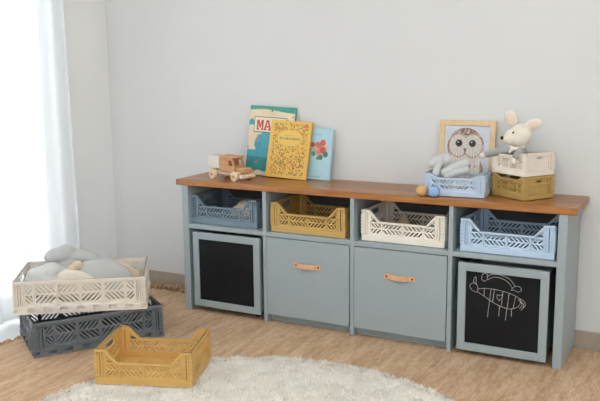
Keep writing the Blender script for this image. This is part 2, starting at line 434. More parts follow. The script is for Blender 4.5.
# ---------------------------------------------------------------- rolling chalkboard boxes
CH = {'body': [[1.47, 0.292], [1.503, 0.299], [1.545, 0.299], [1.586, 0.294], [1.623, 0.284], [1.647, 0.27], [1.646, 0.249], [1.632, 0.234], [1.605, 0.225], [1.572, 0.23], [1.538, 0.243], [1.505, 0.262], [1.475, 0.279], [1.47, 0.292]], 's1': [[1.499, 0.297], [1.499, 0.267]], 's2': [[1.527, 0.296], [1.523, 0.253]], 's3': [[1.541, 0.296], [1.535, 0.246]], 's4': [[1.576, 0.293], [1.572, 0.234]], 's5': [[1.601, 0.289], [1.596, 0.227]], 's6': [[1.628, 0.278], [1.62, 0.232]], 'h': [[1.561, 0.254], [1.552, 0.268], [1.555, 0.279], [1.562, 0.275], [1.57, 0.281], [1.574, 0.271], [1.561, 0.254]], 'l1': [[1.523, 0.249], [1.519, 0.214], [1.516, 0.179]], 'l2': [[1.565, 0.234], [1.562, 0.188]], 'l3': [[1.595, 0.227], [1.59, 0.175]], 'l4': [[1.613, 0.226], [1.614, 0.194]], 't1': [[1.643, 0.275], [1.663, 0.264], [1.668, 0.248], [1.651, 0.226]], 't2': [[1.639, 0.269], [1.656, 0.25], [1.645, 0.232]], 't3': [[1.645, 0.266], [1.662, 0.251], [1.657, 0.232]], 'n': [[1.471, 0.278], [1.449, 0.284], [1.438, 0.302], [1.449, 0.315], [1.465, 0.314], [1.474, 0.292]], 'f': [[1.466, 0.31], [1.453, 0.325], [1.462, 0.344], [1.465, 0.319]], 'r1': [[1.506, 0.349], [1.535, 0.363], [1.571, 0.361], [1.604, 0.348], [1.625, 0.323]], 'r2': [[1.512, 0.337], [1.539, 0.351], [1.572, 0.348], [1.597, 0.335], [1.614, 0.313]], 'c1': [[1.489, 0.355], [1.5, 0.363], [1.512, 0.356], [1.509, 0.337], [1.498, 0.329], [1.487, 0.337], [1.489, 0.355]], 'c2': [[1.614, 0.313], [1.625, 0.323], [1.643, 0.322], [1.65, 0.31], [1.638, 0.3], [1.622, 0.306], [1.61, 0.305], [1.614, 0.313]]}

def rolling_box(x0, x1, z0, z1, yf, label, drawing=False):
    W = x1-x0; xc = (x0+x1)/2
    t = thing('rolling_toy_box', label, 'toy box', (xc, yf+.14, 0), group='rolling chalkboard boxes')
    o = (-xc, -yf-.14, 0); f = .033; yb = yf+.285
    def p(n, b, m=M_blue, par=t): return obj(n, b, m, par, loc=o if par is t else None)
    p('frame_stile', bx(x0, x0+f, yf, yf+.018, z0, z1, bev=.001)); p('frame_stile', bx(x1-f, x1, yf, yf+.018, z0, z1, bev=.001))
    p('frame_rail', bx(x0+f, x1-f, yf, yf+.018, z1-f, z1, bev=.001)); p('frame_rail', bx(x0+f, x1-f, yf, yf+.018, z0, z0+f, bev=.001))
    cbd = p('chalkboard', bx(x0+f-.002, x1-f+.002, yf+.006, yf+.012, z0+f-.002, z1-f+.002), M_black)
    tag(cbd, 'matte black chalkboard' + (' with a white chalk drawing' if drawing else ''))
    p('side_panel', bx(x0+.016, x0+.028, yf+.018, yb, z0+.004, z1-.02)); p('side_panel', bx(x1-.028, x1-.016, yf+.018, yb, z0+.004, z1-.02))
    p('back_panel', bx(x0+.028, x1-.028, yb-.012, yb, z0+.004, z1-.02)); p('base_panel', bx(x0+.028, x1-.028, yf+.018, yb-.012, z0+.004, z0+.016))
    for sx in (x0+.05, x1-.05):
        for sy in (yf+.06, yb-.05):
            n = bmesh.new(); cyl(n, .009, .009, .012, Matrix.Translation((sx, sy, .0092)) @ Matrix.Rotation(PI/2, 4, 'Y'), 16)
            box(n, sx-.008, sx+.008, sy-.008, sy+.008, .0165, z0+.005); p('caster', n, M_gum)
    if drawing:
        bm = bmesh.new()
        for k, L in CH.items():
            pts = smooth_path([(a, 0, b) for a, b in L], 5); rad = .0011
            for a, b in zip(pts, pts[1:]):
                d = (b-a).normalized(); nn = Vector((-d.z, 0, d.x))*rad*rnd.uniform(.7, 1.2); e = d*.0006
                q = [a-e-nn, b+e-nn, b+e+nn, a-e+nn]
                lo = [bm.verts.new((v.x, yf+.0061, v.z)) for v in q]; hi = [bm.verts.new((v.x, yf+.0055, v.z)) for v in q]
                bm.faces.new(hi)
                for i in range(4): bm.faces.new((lo[i], lo[(i+1) % 4], hi[(i+1) % 4], hi[i]))
        bmesh.ops.recalc_face_normals(bm, faces=bm.faces)
        c = obj('chalk_drawing', bm, M_chalk, cbd); tag(c, 'white chalk drawing of a striped animal under a rainbow')
    return t
rolling_box(.044, .424, .030, .404, -.008, 'blue-grey rolling box with a blank black chalkboard front in the leftmost bay')
rolling_box(1.389, 1.758, .022, .399, -.008, 'blue-grey rolling box with chalk animal drawing on its black front', True)

# ---------------------------------------------------------------- folding crates
def clip_x(poly, lim, keep_right):
    out = []
    for (xa, za), (xb, zb) in zip(poly, poly[1:]+poly[:1]):
        ia = xa >= lim if keep_right else xa <= lim; ib = xb >= lim if keep_right else xb <= lim
        if ia: out.append((xa, za))
        if ia != ib: t = (lim-xa)/(xb-xa); out.append((lim, za+t*(zb-za)))
    return out

def slots(x0, x1, z0, z1, n, d, gap=.47):
    """one row of slanted slots clipped to a rectangle; d = +1 leans right going up, -1 leans left"""
    sh = (z1-z0)*.95; pitch = (x1-x0+sh)/(n+.6); sw = pitch*(1-gap); out = []; a = x0-sh+pitch*.28
    while a < x1:
        q = [(a, z0), (a+sw, z0), (a+sw+sh, z1), (a+sh, z1)]
        if d < 0: q = [(x0+x1-x, z) for x, z in q][::-1]
        q = clip_x(clip_x(q, x0, True), x1, False) if q else []
        c = [p for i, p in enumerate(q) if math.hypot(p[0]-q[i-1][0], p[1]-q[i-1][1]) > 1e-5]
        ar = abs(sum(c[i-1][0]*c[i][1]-c[i][0]*c[i-1][1] for i in range(len(c))))/2 if len(c) > 2 else 0
        if ar > .22*sw*(z1-z0): out.append(c)
        a += pitch
    return out

CR = {}
def crate_meshes(kind):
    if kind in CR: return CR[kind]
    W, Dp, Hh = {'midi': (.382, .280, .140), 'maxi': (.566, .366, .148), 'mini': (.255, .163, .097), 'cube': (.190, .163, .097)}[kind]
    t = .005; hb = {'midi': .030, 'maxi': .034, 'mini': .022, 'cube': .02}[kind]
    dip = {'midi': .092, 'maxi': Hh, 'mini': .080, 'cube': .084}[kind]
    post = {'midi': .034, 'maxi': .036, 'mini': .022, 'cube': .020}[kind]
    fx, sx = (.10*W, .22*W)
    # long side
    if kind == 'maxi':
        prof = [(0, hb-.004), (W, hb-.004), (W, Hh), (0, Hh)]; topband = [(0, Hh-.012), (W, Hh-.012), (W, Hh), (0, Hh)]
        cs = [.075, .155, .325, .5, .675, .845, .925]; cells = list(zip(cs, cs[1:])); r0, r1, zt = hb+.014, hb+.050, Hh-.020
        holes = []; 
        for i, (a, b) in enumerate(cells):
            d = [-1, 1, -1, 1, -1, 1][i]
            n = 3 if i in (0, 5) else 5; m = .008
            rm = (r0+zt)/2
            holes += slots(a*W+m, b*W-m, r0, rm-.004, n, d) + slots(a*W+m, b*W-m, rm+.004, zt, n, -d)
    else:
        prof = [(0, hb-.004), (W, hb-.004), (W, Hh), (W-fx, Hh), (W-sx, dip), (sx, dip), (fx, Hh), (0, Hh)]
        k = .008 if kind == 'midi' else .006
        topband = [(0, Hh-k), (fx-.002, Hh-k), (sx-.002, dip-k), (W-sx+.002, dip-k), (W-fx+.002, Hh-k), (W, Hh-k), (W, Hh), (W-fx, Hh), (W-sx, dip), (sx, dip), (fx, Hh), (0, Hh)]
        cs = [.105, .25, .5, .75, .895]; cells = list(zip(cs, cs[1:])); holes = []
        zt = dip-k-.003 if kind == 'midi' else .069; r0 = hb+(.008 if kind == 'midi' else .011); rm = (r0+zt)/2; g = .003 if kind == 'midi' else .0025
        for i, (a, b) in enumerate(cells):
            d = [-1, -1, 1, 1][i]; d = [1, -1, 1, -1][i]; n = (3 if i in (0, 3) else 5) if kind == 'midi' else (2 if i in (0, 3) else 4); m = .005 if kind == 'midi' else .004
            holes += slots(a*W+m, b*W-m, r0, rm-g, n, d) + slots(a*W+m, b*W-m, rm+g, zt, n, -d)
        if kind == 'midi':
            a = .105*W+.006
            for pl in ([(a, zt+.007), (a+.030, zt+.007), (a+.010, zt+.022), (a, zt+.014)], [(a, zt+.021), (a+.006, zt+.026), (a, zt+.034)]):
                holes += [pl, [(W-x, z) for x, z in pl]]
    gx = [.0185 if kind == 'maxi' else .55*post+.003, post+.001]; gw = .0035 if kind in ('maxi', 'midi') else .0022
    if kind == 'maxi': gx.append(.029)
    for a in gx:
        q = [(a, hb+.004), (a+gw, hb+.004), (a+gw, Hh-.014), (a, Hh-.014)]
        if a+gw < fx-.001: holes += [q, [(W-x, z) for x, z in q]]
    bm = plate(prof, holes, t); bmesh.ops.transform(bm, matrix=STAND, verts=bm.verts)
    n = plate(topband, [], t+.009); merge(bm, n, Matrix.Translation((0, -.007, 0)) @ STAND)
    for c in cs: rp = {'maxi': .007, 'midi': .0045}.get(kind, .002); box(bm, c*W-.0028, c*W+.0028, -rp, 0, hb-.002, min(dip, Hh)-.004)
    bmesh.ops.translate(bm, vec=(-W/2, -Dp/2+.004, 0), verts=bm.verts)
    bmesh.ops.recalc_face_normals(bm, faces=bm.faces); long_ = me_from(bm, 'long_side')
    # short side (built along X, later turned)
    dS = Dp-2*t-.006; ho = []
    hz1 = Hh-.016; hz0 = hz1-min(.026, Hh*(.18 if kind in ('midi', 'maxi') else .12)); hw = min(.045, dS*(.17 if kind in ('midi', 'maxi') else .12))
    ho.append([(dS/2-hw, hz0+.005), (dS/2-hw+.006, hz0), (dS/2+hw-.006, hz0), (dS/2+hw, hz0+.005), (dS/2+hw, hz1-.005), (dS/2+hw-.006, hz1), (dS/2-hw+.006, hz1), (dS/2-hw, hz1-.005)])
    if kind in ('midi', 'maxi'):
        nn = 2; zt = hz0-.010; r0 = hb+.010; rm = (r0+zt)/2
        for i in range(nn):
            a, b = dS*(.12+.76*i/nn), dS*(.12+.76*(i+1)/nn)
            ho += slots(a+.006, b-.006, r0, rm-.003, 6, 1 if i else -1) + slots(a+.006, b-.006, rm+.003, zt, 6, -1 if i else 1)
    bm = plate([(0, hb-.004), (dS, hb-.004), (dS, Hh), (0, Hh)], ho, t); bmesh.ops.transform(bm, matrix=STAND, verts=bm.verts)
    box(bm, 0, dS, -.004, t+.002, Hh-.008, Hh)
    a, b, z0_, z1_ = .13*dS, .87*dS, hb+.004, hz0-.004
    if kind in ('mini', 'cube'): z1_ = Hh-.010; box(bm, a+.003, b-.003, -.005, 0, hz0-.010, hz0-.005)
    for q in ((a-.004, a+.004, z0_, z1_), (b-.004, b+.003, z0_, z1_), (a+.003, b-.003, z1_-.005, z1_), (a+.003, b-.003, z0_, z0_+.004)):
        box(bm, q[0], q[1], -.005, 0, q[2], q[3])
    bmesh.ops.translate(bm, vec=(-dS/2, -W/2+.004, 0), verts=bm.verts)
    bmesh.ops.recalc_face_normals(bm, faces=bm.faces); short = me_from(bm, 'short_side')
    # base tray
    bm = bmesh.new(); i = .004
    box(bm, -W/2+i, W/2-i, -Dp/2+i, Dp/2-i, .004, .009)
    for s in (-1, 1):
        rc_ = .009 if kind == 'maxi' else 0; hz_ = hb-.007 if kind == 'maxi' else hb
        a, b = sorted((s*(Dp/2-rc_), s*(Dp/2-rc_-.007))); box(bm, -W/2+rc_, W/2-rc_, a, b, .002, hz_, bev=.0012)
        a, b = sorted((s*(W/2-rc_), s*(W/2-rc_-.007))); box(bm, a, b, -Dp/2+rc_+.007, Dp/2-rc_-.007, .002, hz_, bev=.0012)
        if kind == 'maxi':
            a, b = sorted((s*(Dp/2+.003), s*(Dp/2-.016))); box(bm, -W/2-.003, W/2+.003, a, b, hb-.007, hb)
            a, b = sorted((s*(W/2+.003), s*(W/2-.016))); box(bm, a, b, -Dp/2+.016, Dp/2-.016, hb-.007, hb)
            a, b = sorted((s*(Dp/2+.004), s*(Dp/2-.016))); box(bm, -W/2-.004, W/2+.004, a, b, .0005, .010)
            a, b = sorted((s*(W/2+.004), s*(W/2-.016))); box(bm, a, b, -Dp/2+.016, Dp/2-.016, .0005, .010)
    nsl = int(W/.03)
    for k in range(nsl): 
        xx = -W/2+.012+(W-.024)*(k+.5)/nsl; box(bm, xx-.004, xx+.004, -Dp/2+.008, Dp/2-.008, .009, .011)
    for sx_ in (-1, 1):
        for sy_ in (-1, 1): box(bm, sx_*(W/2-.022)-.012, sx_*(W/2-.022)+.012, sy_*(Dp/2-.022)-.012, sy_*(Dp/2-.022)+.012, 0, .004)
    if kind == 'maxi':
        for k in range(8):
            xx = -W/2+.04+(W-.08)*k/7
            for s in (-1, 1):
                a, b = sorted((s*(Dp/2-.010), s*(Dp/2+.006))); box(bm, xx-.019, xx+.019, a, b, .001, hb-.007)
        for k in range(5):
            yy = -Dp/2+.04+(Dp-.08)*k/4
            for s in (-1, 1):
                a, b = sorted((s*(W/2-.010), s*(W/2+.006))); box(bm, a, b, yy-.019, yy+.019, .001, hb-.007)
    base = me_from(bm, 'base')
    # corner post
    bm = bmesh.new(); x0, y0 = -W/2, -Dp/2
    box(bm, x0+.001, x0+.001+.010, y0+.001, y0+.011, hb-.002, Hh-.001)
    nv = 3
    for k in range(nv):
        xx = x0+.004+k*(post-.004)/nv; box(bm, xx, xx+.0045, y0-.0015, y0+.008, hb, Hh-.009)
        yy = y0+.004+k*(post-.004)/nv; box(bm, x0-.0015, x0+.008, yy, yy+.0045, hb, Hh-.009)
    if kind != 'maxi':
        for k in range(6):
            z = hb+.004+(Hh-hb-.022)*k/6; box(bm, x0-.002, x0+post*.55, y0-.0025, y0+.006, z, z+(Hh-hb)*.085)
    post_ = me_from(bm, 'corner_post')
    CR[kind] = (long_, short, base, post_, W, Dp, Hh); return CR[kind]

def crate(kind, m, loc, rotz, label, group=None, rot=None, s=1.0):
    long_, short, base, post_, W, Dp, Hh = crate_meshes(kind)
    t = thing('folding_crate', label, 'crate', loc, rot or (0, 0, rotz), group)
    t.scale = (s, s, s)
    obj('base', base, m, t)
    for a in (0, PI): obj('long_side', long_, m, t, rot=(0, 0, a))
    for a in (PI/2, -PI/2): obj('short_side', short, m, t, rot=(0, 0, a))
    for sx in (1, -1):
        for sy in (1, -1):
            o = obj('corner_post', post_, m, t); o.scale = (sx, sy, 1)
    return t

def plastic(n, rgb): return mat(n, rgb, 0.42, 0.025, 20)
K_slate = plastic('slate_plastic', (122, 140, 152)); K_must = plastic('mustard_plastic', (204, 168, 100)); K_cream = plastic('cream_plastic', (240, 233, 219))
K_pale = plastic('pale_blue_plastic', (190, 212, 232)); K_dark = plastic('dark_grey_plastic', (112, 118, 123)); K_ivory = plastic('ivory_plastic', (238, 229, 215))
K_yel = plastic('golden_yellow_plastic', (218, 176, 104)); K_sky = plastic('sky_blue_plastic', (197, 213, 231)); K_olive = plastic('olive_gold_plastic', (190, 158, 92)); K_milk = plastic('milky_plastic', (240, 228, 214))
gB = 'folding crates in the cabinet bays'
crate('midi', K_slate, (.205, .166, ST), 0, 'slate-blue folding crate holding a pale knitted blanket in the leftmost bay', gB)
crate('midi', K_must, (.668, .158, ST), 0, 'mustard folding crate on the shelf in the second bay', gB)
crate('midi', K_cream, (1.126, .166, ST), 0, 'cream folding crate on the shelf above the right door', gB)
crate('midi', K_pale, (1.578, .158, ST), 0, 'pale blue empty folding crate above the chalk drawing', gB)
gF = 'folding crates on the floor'
crate('maxi', K_dark, (-.174, -.516, 0), .972, 'large dark grey folding crate on the floor under the cream one', gF)
crate('maxi', K_ivory, (-.228, -.484, .1485), .629, 'large cream crate full of cushions stacked on the dark grey crate', gF)
crate('midi', K_yel, (.395, -.778, .013), .352, 'golden yellow empty folding crate standing on the round rug', gF)
gT = 'small crates on the worktop'
crate('mini', K_sky, (1.336, .138, T), .077, 'small light blue crate holding a grey soft toy in front of owl picture', gT)
crate('cube', K_olive, (1.596, .193, T), -.57, 'small olive-gold crate under the milky white one', gT)
crate('cube', K_milk, (1.594, .194, T+.0965), -.57, 'small milky white crate holding the white toy mouse', gT)

# contents of the shelf crates
M_knit = mat('oat_knit', (226, 214, 198), 0.95, 0.1, 90, 0.5, 160, spec=.1)
tag(obj('knitted_blanket', blob('knitted_blanket', [((0, 0, .03), (.095, .09, .03)), ((.012, .0, .066), (.085, .07, .038), (0, .15, 0)), ((-.045, -.03, .045), (.05, .05, .035)), ((.05, -.02, .06), (.05, .06, .04))], .005), M_knit, loc=(.285, .155, ST+.010)),
    'pale oatmeal knitted blanket bundled inside the slate-blue crate', 'blanket')
M_card = mat('kraft_felt', (196, 172, 146), 0.9, 0.06, 60, .2)
bm = bmesh.new(); cyl(bm, .062, .004, .10, Matrix.Translation((0, 0, .05)), 28); 
for f in bm.faces: f.smooth = len(f.verts) == 4
tag(obj('felt_cone', bm, M_card, loc=(1.085, .17, ST+.011)), 'tan pointed felt cone inside the cream shelf crate', 'toy')

# ---------------------------------------------------------------- cushions in the floor crate
M_pale = mat('pale_grey_velvet', (210, 210, 206), 0.9, 0.04, 25, .15, 60, spec=.15)
M_grey = mat('mid_grey_velvet', (190, 190, 186), 0.9, 0.04, 25, .15, 60, spec=.15)
M_ecru = mat('ecru_cotton', (226, 216, 200), 0.9, 0.03, 30, .1, spec=.15)
M_tan = mat('tan_cotton', (216, 196, 170), 0.9, 0.05, 30, .1, spec=.15)
zc = .1485+.012
o = obj('cloud_cushion', blob('cloud_cushion', [((0, 0, .05), (.10, .07, .055)), ((-.065, .0, .085), (.055, .05, .05)), ((.0, .01, .115), (.062, .05, .048)), ((.06, -.0, .085), (.055, .05, .05)), ((-.085, -.02, .04), (.05, .05, .04))], .006), M_pale, loc=(-.379, -.552, zc), rot=(-.2, .1, .6))
tag(o, 'pale blue-grey cloud shaped cushion at the left end of the cream crate', 'cushion')
o = obj('bird_cushion', blob('bird_cushion', [((0, 0, .06), (.09, .06, .07)), ((-.05, 0, .125), (.075, .05, .04), (0, -.25, 0)), ((-.02, 0, .150), (.045, .04, .032)), ((.06, 0, .125), (.09, .045, .034), (0, .16, 0)), ((.14, 0, .112), (.035, .03, .020)), ((.175, 0, .120), (.018, .014, .016))], .006), M_grey, loc=(-.372, -.435, zc+.045), rot=(0, .12, .6))
tag(o, 'grey long-nosed plush cushion highest at the back of the cream crate', 'cushion')
rc = thing('round_cushion', 'round grey cushion with an ecru lower edge in the cream crate', 'cushion', (-.195, -.455, zc+.002), (0, 0, .629))
obj('cover', blob('cover', [((0.02, .01, .062), (.160, .070, .112), (-.12, 0, 0)), ((.11, -.0, .045), (.085, .055, .055))], .006), M_grey, rc)
obj('lower_panel', blob('lower_panel', [((-.070, -.055, .078), (.100, .040, .062), (0, .35, 0)), ((-.11, -.03, .05), (.05, .05, .05))], .005), M_ecru, rc)
bm = bmesh.new()
for k in range(6):
    q = k/5; ell(bm, (-.158+.075*q+.012*q*q, -.030+.012*q, .055+.135*q-.035*q*q), (.026, .016, .022), (0, -.8+.5*q, 0), 14)
obj('scalloped_trim', bm, M_tan, rc)
o = obj('tan_cushion', blob('tan_cushion', [((0, 0, .06), (.075, .045, .062)), ((.03, .01, .045), (.07, .05, .045))], .006), M_tan, loc=(-.160, -.320, zc+.02), rot=(0, 0, .6))
tag(o, 'small tan cushion tucked behind the round grey cushion', 'cushion')

# ---------------------------------------------------------------- wooden toy truck
W_l = wood('pale_beech', (240, 220, 192), (226, 198, 164), (2, 12, 12), 9, .55)
W_w = wood('bleached_beech', (236, 230, 220), (224, 214, 200), (2, 12, 12), 9, .55)
W_m = wood('honey_beech', (214, 168, 122), (190, 138, 92), (2, 12, 12), 9, .55)
tr = thing('toy_truck', 'small wooden toy truck with pale cargo bed on the left end of the worktop', 'toy truck', (.205, .118, T), (0, 0, -.24))
# local: +X forward, ground z=0
obj('chassis', bx(-.128, .075, -.030, .030, .022, .036, bev=.002), W_l, tr)
bm = plate([(-.006, .036), (.052, .036), (.052, .066), (.036, .104), (-.006, .104)], [[(.010, .068), (.040, .068), (.029, .095), (.010, .095)]], .008)
for s in (-.036, .028): 
    n = bm.copy(); bmesh.ops.transform(n, matrix=Matrix.Translation((0, s, 0)) @ STAND, verts=n.verts); bmesh.ops.recalc_face_normals(n, faces=n.faces); obj('cab_side', n, W_m, tr)
bm.free()
bm = bx(-.006, .0, -.028, .028, .036, .104); obj('cab_back', bm, W_m, tr)
obj('cab_roof', bx(-.014, .044, -.042, .042, .104, .114, bev=.003, seg=2), W_m, tr)
obj('windscreen_frame', bx(.040, .052, -.028, .028, .036, .070), W_m, tr)
obj('seat', bx(.001, .020, -.026, .026, .036, .060), W_m, tr)
obj('load_block', bx(-.052, -.008, -.036, .036, .038, .116, bev=.006, seg=3), W_m, tr)
obj('hood', bx(.0525, .106, -.032, .032, .034, .062, bev=.007, seg=3), W_m, tr)
obj('bumper', bx(.092, .116, -.046, .046, .014, .033, bev=.004, seg=2), W_l, tr)
obj('fender', bx(.052, .092, -.040, -.0325, .034, .044, bev=.002), W_l, tr); obj('fender', bx(.052, .092, .0325, .040, .034, .044, bev=.002), W_l, tr)
for y0, y1 in ((-.040, -.034), (.034, .040)):
    obj('bed_side', bx(-.134, -.054, y0, y1, .052, .112, bev=.001), W_w, tr)
obj('bed_side', bx(-.134, -.128, -.034, .034, .052, .112, bev=.001), W_w, tr)
obj('bed_floor', bx(-.128, -.054, -.034, .034, .036, .043), W_l, tr)
for sx in (-.088, .066):
    for sy in (-1, 1):
        n = bmesh.new(); cyl(n, .0225, .0225, .014, Matrix.Rotation(PI/2, 4, 'X'), 28)
        wh = obj('wheel', n, W_l, tr, loc=(sx, sy*.049, .0227))
        n = bmesh.new(); cyl(n, .008, .006, .005, Matrix.Translation((0, sy*.009, 0)) @ Matrix.Rotation(PI/2*sy, 4, 'X'), 16); obj('hub_cap', n, W_m, wh)
    n = bmesh.new(); cyl(n, .005, .005, .09, Matrix.Translation((sx, 0, .0227)) @ Matrix.Rotation(PI/2, 4, 'X'), 12); obj('axle', n, W_m, tr)
for sy in (-.03, .03):
    n = bmesh.new(); cyl(n, .007, .007, .006, Matrix.Translation((.108, sy, .047)) @ Matrix.Rotation(PI/2, 4, 'Y'), 16); obj('headlight', n, W_m, tr)

# ---------------------------------------------------------------- books
M_print = print_mat('printed_paper', .45); M_page = mat('page_edges', (232, 226, 212), .9, .05, 200, stretch=(1, 40, 1))
def fbm(x, y, s=0): return noise.fractal((x, y, s), 1.0, 2.0, 4)

def letter(ch, u, v):
    """slab letters on a 0..1 box"""
    if u < 0 or u > 1 or v < 0 or v > 1: return False
    if ch == 'M':
        if u < .24 or u > .76: return True
        if v < .16 or v > .86: return u < .36 or u > .64
        return abs(abs(u-.5)-(v-.25)*.36) < .10 and v > .2
    if ch == 'A':
        if v < .16: return u < .4 or u > .6
        w_ = .5-.42*v
        return (abs(abs(u-.5)-w_*.85) < .12) or (.3 < v < .45 and abs(u-.5) < w_) or (v > .88 and abs(u-.5) < .2)
    if ch == 'P':
        if u < .28: return True
        if v < .14: return u < .42
        return (v > .86 and u < .85) or (.42 < v < .56 and u < .85) or (u > .68 and .46 < v < .95)
    if ch == 'S':
        return v > .84 or v < .16 or .42 < v < .58 or (u < .26 and v > .5) or (u > .74 and v < .5) 
    return False

spots_a = [(rnd.random(), rnd.random(), rnd.uniform(.012, .03)) for _ in range(26)]
def map_cover(u, v):
    teal, cream, red, blue, dark = (72, 158, 150), (232, 214, 184), (188, 70, 72), (74, 166, 184), (60, 70, 72)
    if v > .935+.02*math.sin(u*5): return (70, 160, 142)
    # title plate
    if .11 < u < .84 and .615 < v < .845:
        if u < .125 or u > .825 or v < .628 or v > .832: return (96, 120, 112)
        for k, ch in enumerate('MAPS'):
            if letter(ch, (u-.175-k*.165)/.15, (v-.65)/.145): return red
        return (238, 222, 196)
    n = fbm(u*3+4, v*3.6+1, 1)
    for a, b, r in spots_a:
        if (u-a)**2+((v-b)*1.3)**2 < r*r: return (206, 122, 112) if int(a*97) % 3 else (122, 116, 92)
    land = (v > .80 + .05*n) or (u < .26+.16*n-.25*(v-.62)**2 and .36 < v < .72) or (v < .06+.02*n) or (u > .8+.12*n and v > .45)
    if land: return tuple(c*(1+.06*n) for c in cream)
    tri = .13+.36*(1-(v-.1)/.55)
    if v < .26: return tuple(c*(.95+.1*n) for c in (58, 150, 150))
    return tuple(c*(1+.08*n) for c in blue)

fl = [(rnd.random(), rnd.random(), rnd.uniform(.010, .021), rnd.randrange(4), rnd.uniform(0, 6)) for _ in range(900)]
cells_f = {}
for q in fl: cells_f.setdefault((int(q[0]*20), int(q[1]*20)), []).append(q)
def yellow_cover(u, v):
    base = (232, 188, 92)
    if .08 < u < .92 and .05 < v < .96:
        du, dv = (u-.5)/.33, (v-.70)/.155
        rr_ = du*du+dv*dv
        if rr_ < 1:
            if abs(rr_-.90) < .05 and (int(math.atan2(dv, du)*14) % 2): return (150, 120, 60)
            if abs(v-.69) < .018 and abs(u-.5) < .26 and math.sin(u*150+3*math.sin(u*37)) > -.25: return (148, 152, 92)
            if abs(v-.745) < .008 and abs(u-.5) < .13 and math.sin(u*190) > 0: return (186, 160, 84)
            return (236, 196, 104)
        ci, cj = int(u*20), int(v*20)
        for a in (-1, 0, 1):
            for b in (-1, 0, 1):
                for (x, y, r, k, th) in cells_f.get((ci+a, cj+b), ()):
                    p = ((u-x)*math.cos(th)+(v-y)*1.25*math.sin(th))/r; s = (-(u-x)*math.sin(th)+(v-y)*1.25*math.cos(th))/(r*.5)
                    if p*p+s*s < 1: return [(118, 88, 42), (160, 78, 46), (104, 100, 56), (186, 108, 56)][k]
    if u > .82 and v > .90 and (u-.86)**2+((v-.93)*1.25)**2 < .0022: return (226, 128, 82)
    return base

fl2 = [(.52, .66, .085, (222, 128, 104)), (.66, .72, .07, (226, 106, 92)), (.56, .55, .08, (236, 152, 128)), (.68, .58, .075, (216, 96, 88)), (.44, .60, .06, (240, 190, 160)), (.76, .50, .06, (88, 140, 110)), (.62, .44, .055, (72, 128, 104)), (.40, .50, .05, (112, 160, 132)), (.36, .68, .05, (206, 92, 84)), (.80, .63, .045, (240, 200, 170)), (.54, .42, .04, (96, 150, 120))]
def blue_cover(u, v):
    for (x, y, r, c) in reversed(fl2):
        x += .07; r *= 1.22
        k = ((u-x)**2+((v-y)*1.3)**2)/(r*r)
        if k < 1: return tuple(q*(.92+.1*math.sin(9*math.atan2(v-y, u-x))) for q in c)
    if .05 < v < .068 and .2 < u < .72 and math.sin(u*120) > -.2: return (110, 150, 168)
    if abs(v-.88) < .006 and .3 < u < .7 and math.sin(u*140) > 0: return (120, 160, 178)
    n = fbm(u*3, v*3, 7)
    return tuple(c*(1+.03*n) for c in (176, 212, 222))

def book(label, x, ybot, ytop, wd, ht, th, fn, cov, nx, ny, rz=0.0, ry=0.0):
    a = math.asin(min(.9, (ytop-ybot)/ht))
    b = thing('picture_book', label, 'book', (x, ybot, T+.0008+wd*math.sin(ry)), (0, 0, 0), 'picture books leaning on the wall')
    b.rotation_euler = Euler((-a, ry, rz))
    # front cover faces -Y, lower left front corner at the origin
    obj('cover', bx(0, wd, 0, .002, 0, ht), cov, b); obj('cover', bx(0, wd, th-.002, th, 0, ht), cov, b)
    obj('spine', bx(0, .002, .002, th-.002, 0, ht), cov, b)
    obj('page_block', bx(.002, wd-.004, .002, th-.002, .003, ht-.003), M_page, b)
    painted('cover_print', wd, ht, nx, ny, fn, b, M_print, y=-.0003)
    return b
cv_t = mat('teal_cloth', (66, 146, 134), .6); cv_y = mat('yellow_cloth', (222, 178, 88), .6); cv_b = mat('pale_blue_cloth', (178, 210, 222), .6)
book('large teal and cream atlas with red letters MA behind the yellow book', .196, .250, .300, .256, .345, .014, map_cover, cv_t, 150, 190, ry=.035)
book('yellow book with tiny leaf pattern and oval title leaning in front', .331, .218, .278, .226, .281, .012, yellow_cover, cv_y, 150, 180, ry=.035)
book('pale blue book with a bunch of red flowers on the cover', .487, .254, .291, .178, .247, .018, blue_cover, cv_b, 100, 130, ry=.02)

# ---------------------------------------------------------------- owl picture
M_fr = wood('light_pine', (236, 210, 168), (220, 186, 138), (10, 10, 3), 8, .5)
spk = [(rnd.random(), rnd.random()) for _ in range(400)]
def owl(u, v):
    # u across, v up; sheet aspect .21 x .262
    x = (u-.47)*.21; y = (v-.66)*.262
    bgc = (212, 216, 222)
    n = fbm(u*9, v*11, 3); n2 = fbm(u*30, v*14, 6)
    for ex in (-.031, .031):
        d = math.hypot(x-ex, y-.010)
        if d < .0135: 
            if math.hypot(x-ex+.004, y-.015) < .0028: return (235, 238, 240)
            return (38, 36, 40)
        if d < .0165: return (120, 104, 96)
    if abs(x+.002) < .0075*(1-(y+.012)/-.035*1.0) and -.047 < y < -.012: return (128, 112, 104)
    head = (x/.084)**2+((y+.004)/.082)**2
    bodyr = (x/.092)**2+((y+.16)/.150)**2
    if head < 1:
        disc = min(math.hypot((x-.033)/.046, (y-.0)/.054), math.hypot((x+.033)/.046, (y-.0)/.054))
        if disc < 1:
            k = .9+.1*math.sin(math.atan2(y-.01, abs(x)-.031)*26)+.04*n2
            if disc > .9: return (176, 150, 132)
            return tuple(min(255, c*k) for c in (234, 224, 214))
        if y > .045 or abs(x) > .066:
            return tuple(c*(1+.25*n2) for c in ((128, 100, 84) if n+n2 > -.05 else (206, 190, 176)))
        return (222, 208, 196)
    if bodyr < 1:
        if abs(x) > .068: return tuple(c*(1+.3*n2) for c in ((150, 122, 104) if n2 > -.05 else (216, 204, 190)))
        return (176, 152, 134) if n2 > .33 else (234, 226, 214)
    return tuple(c*(1+.02*n) for c in bgc)
fw_, fh_, ft = .250, .305, .018
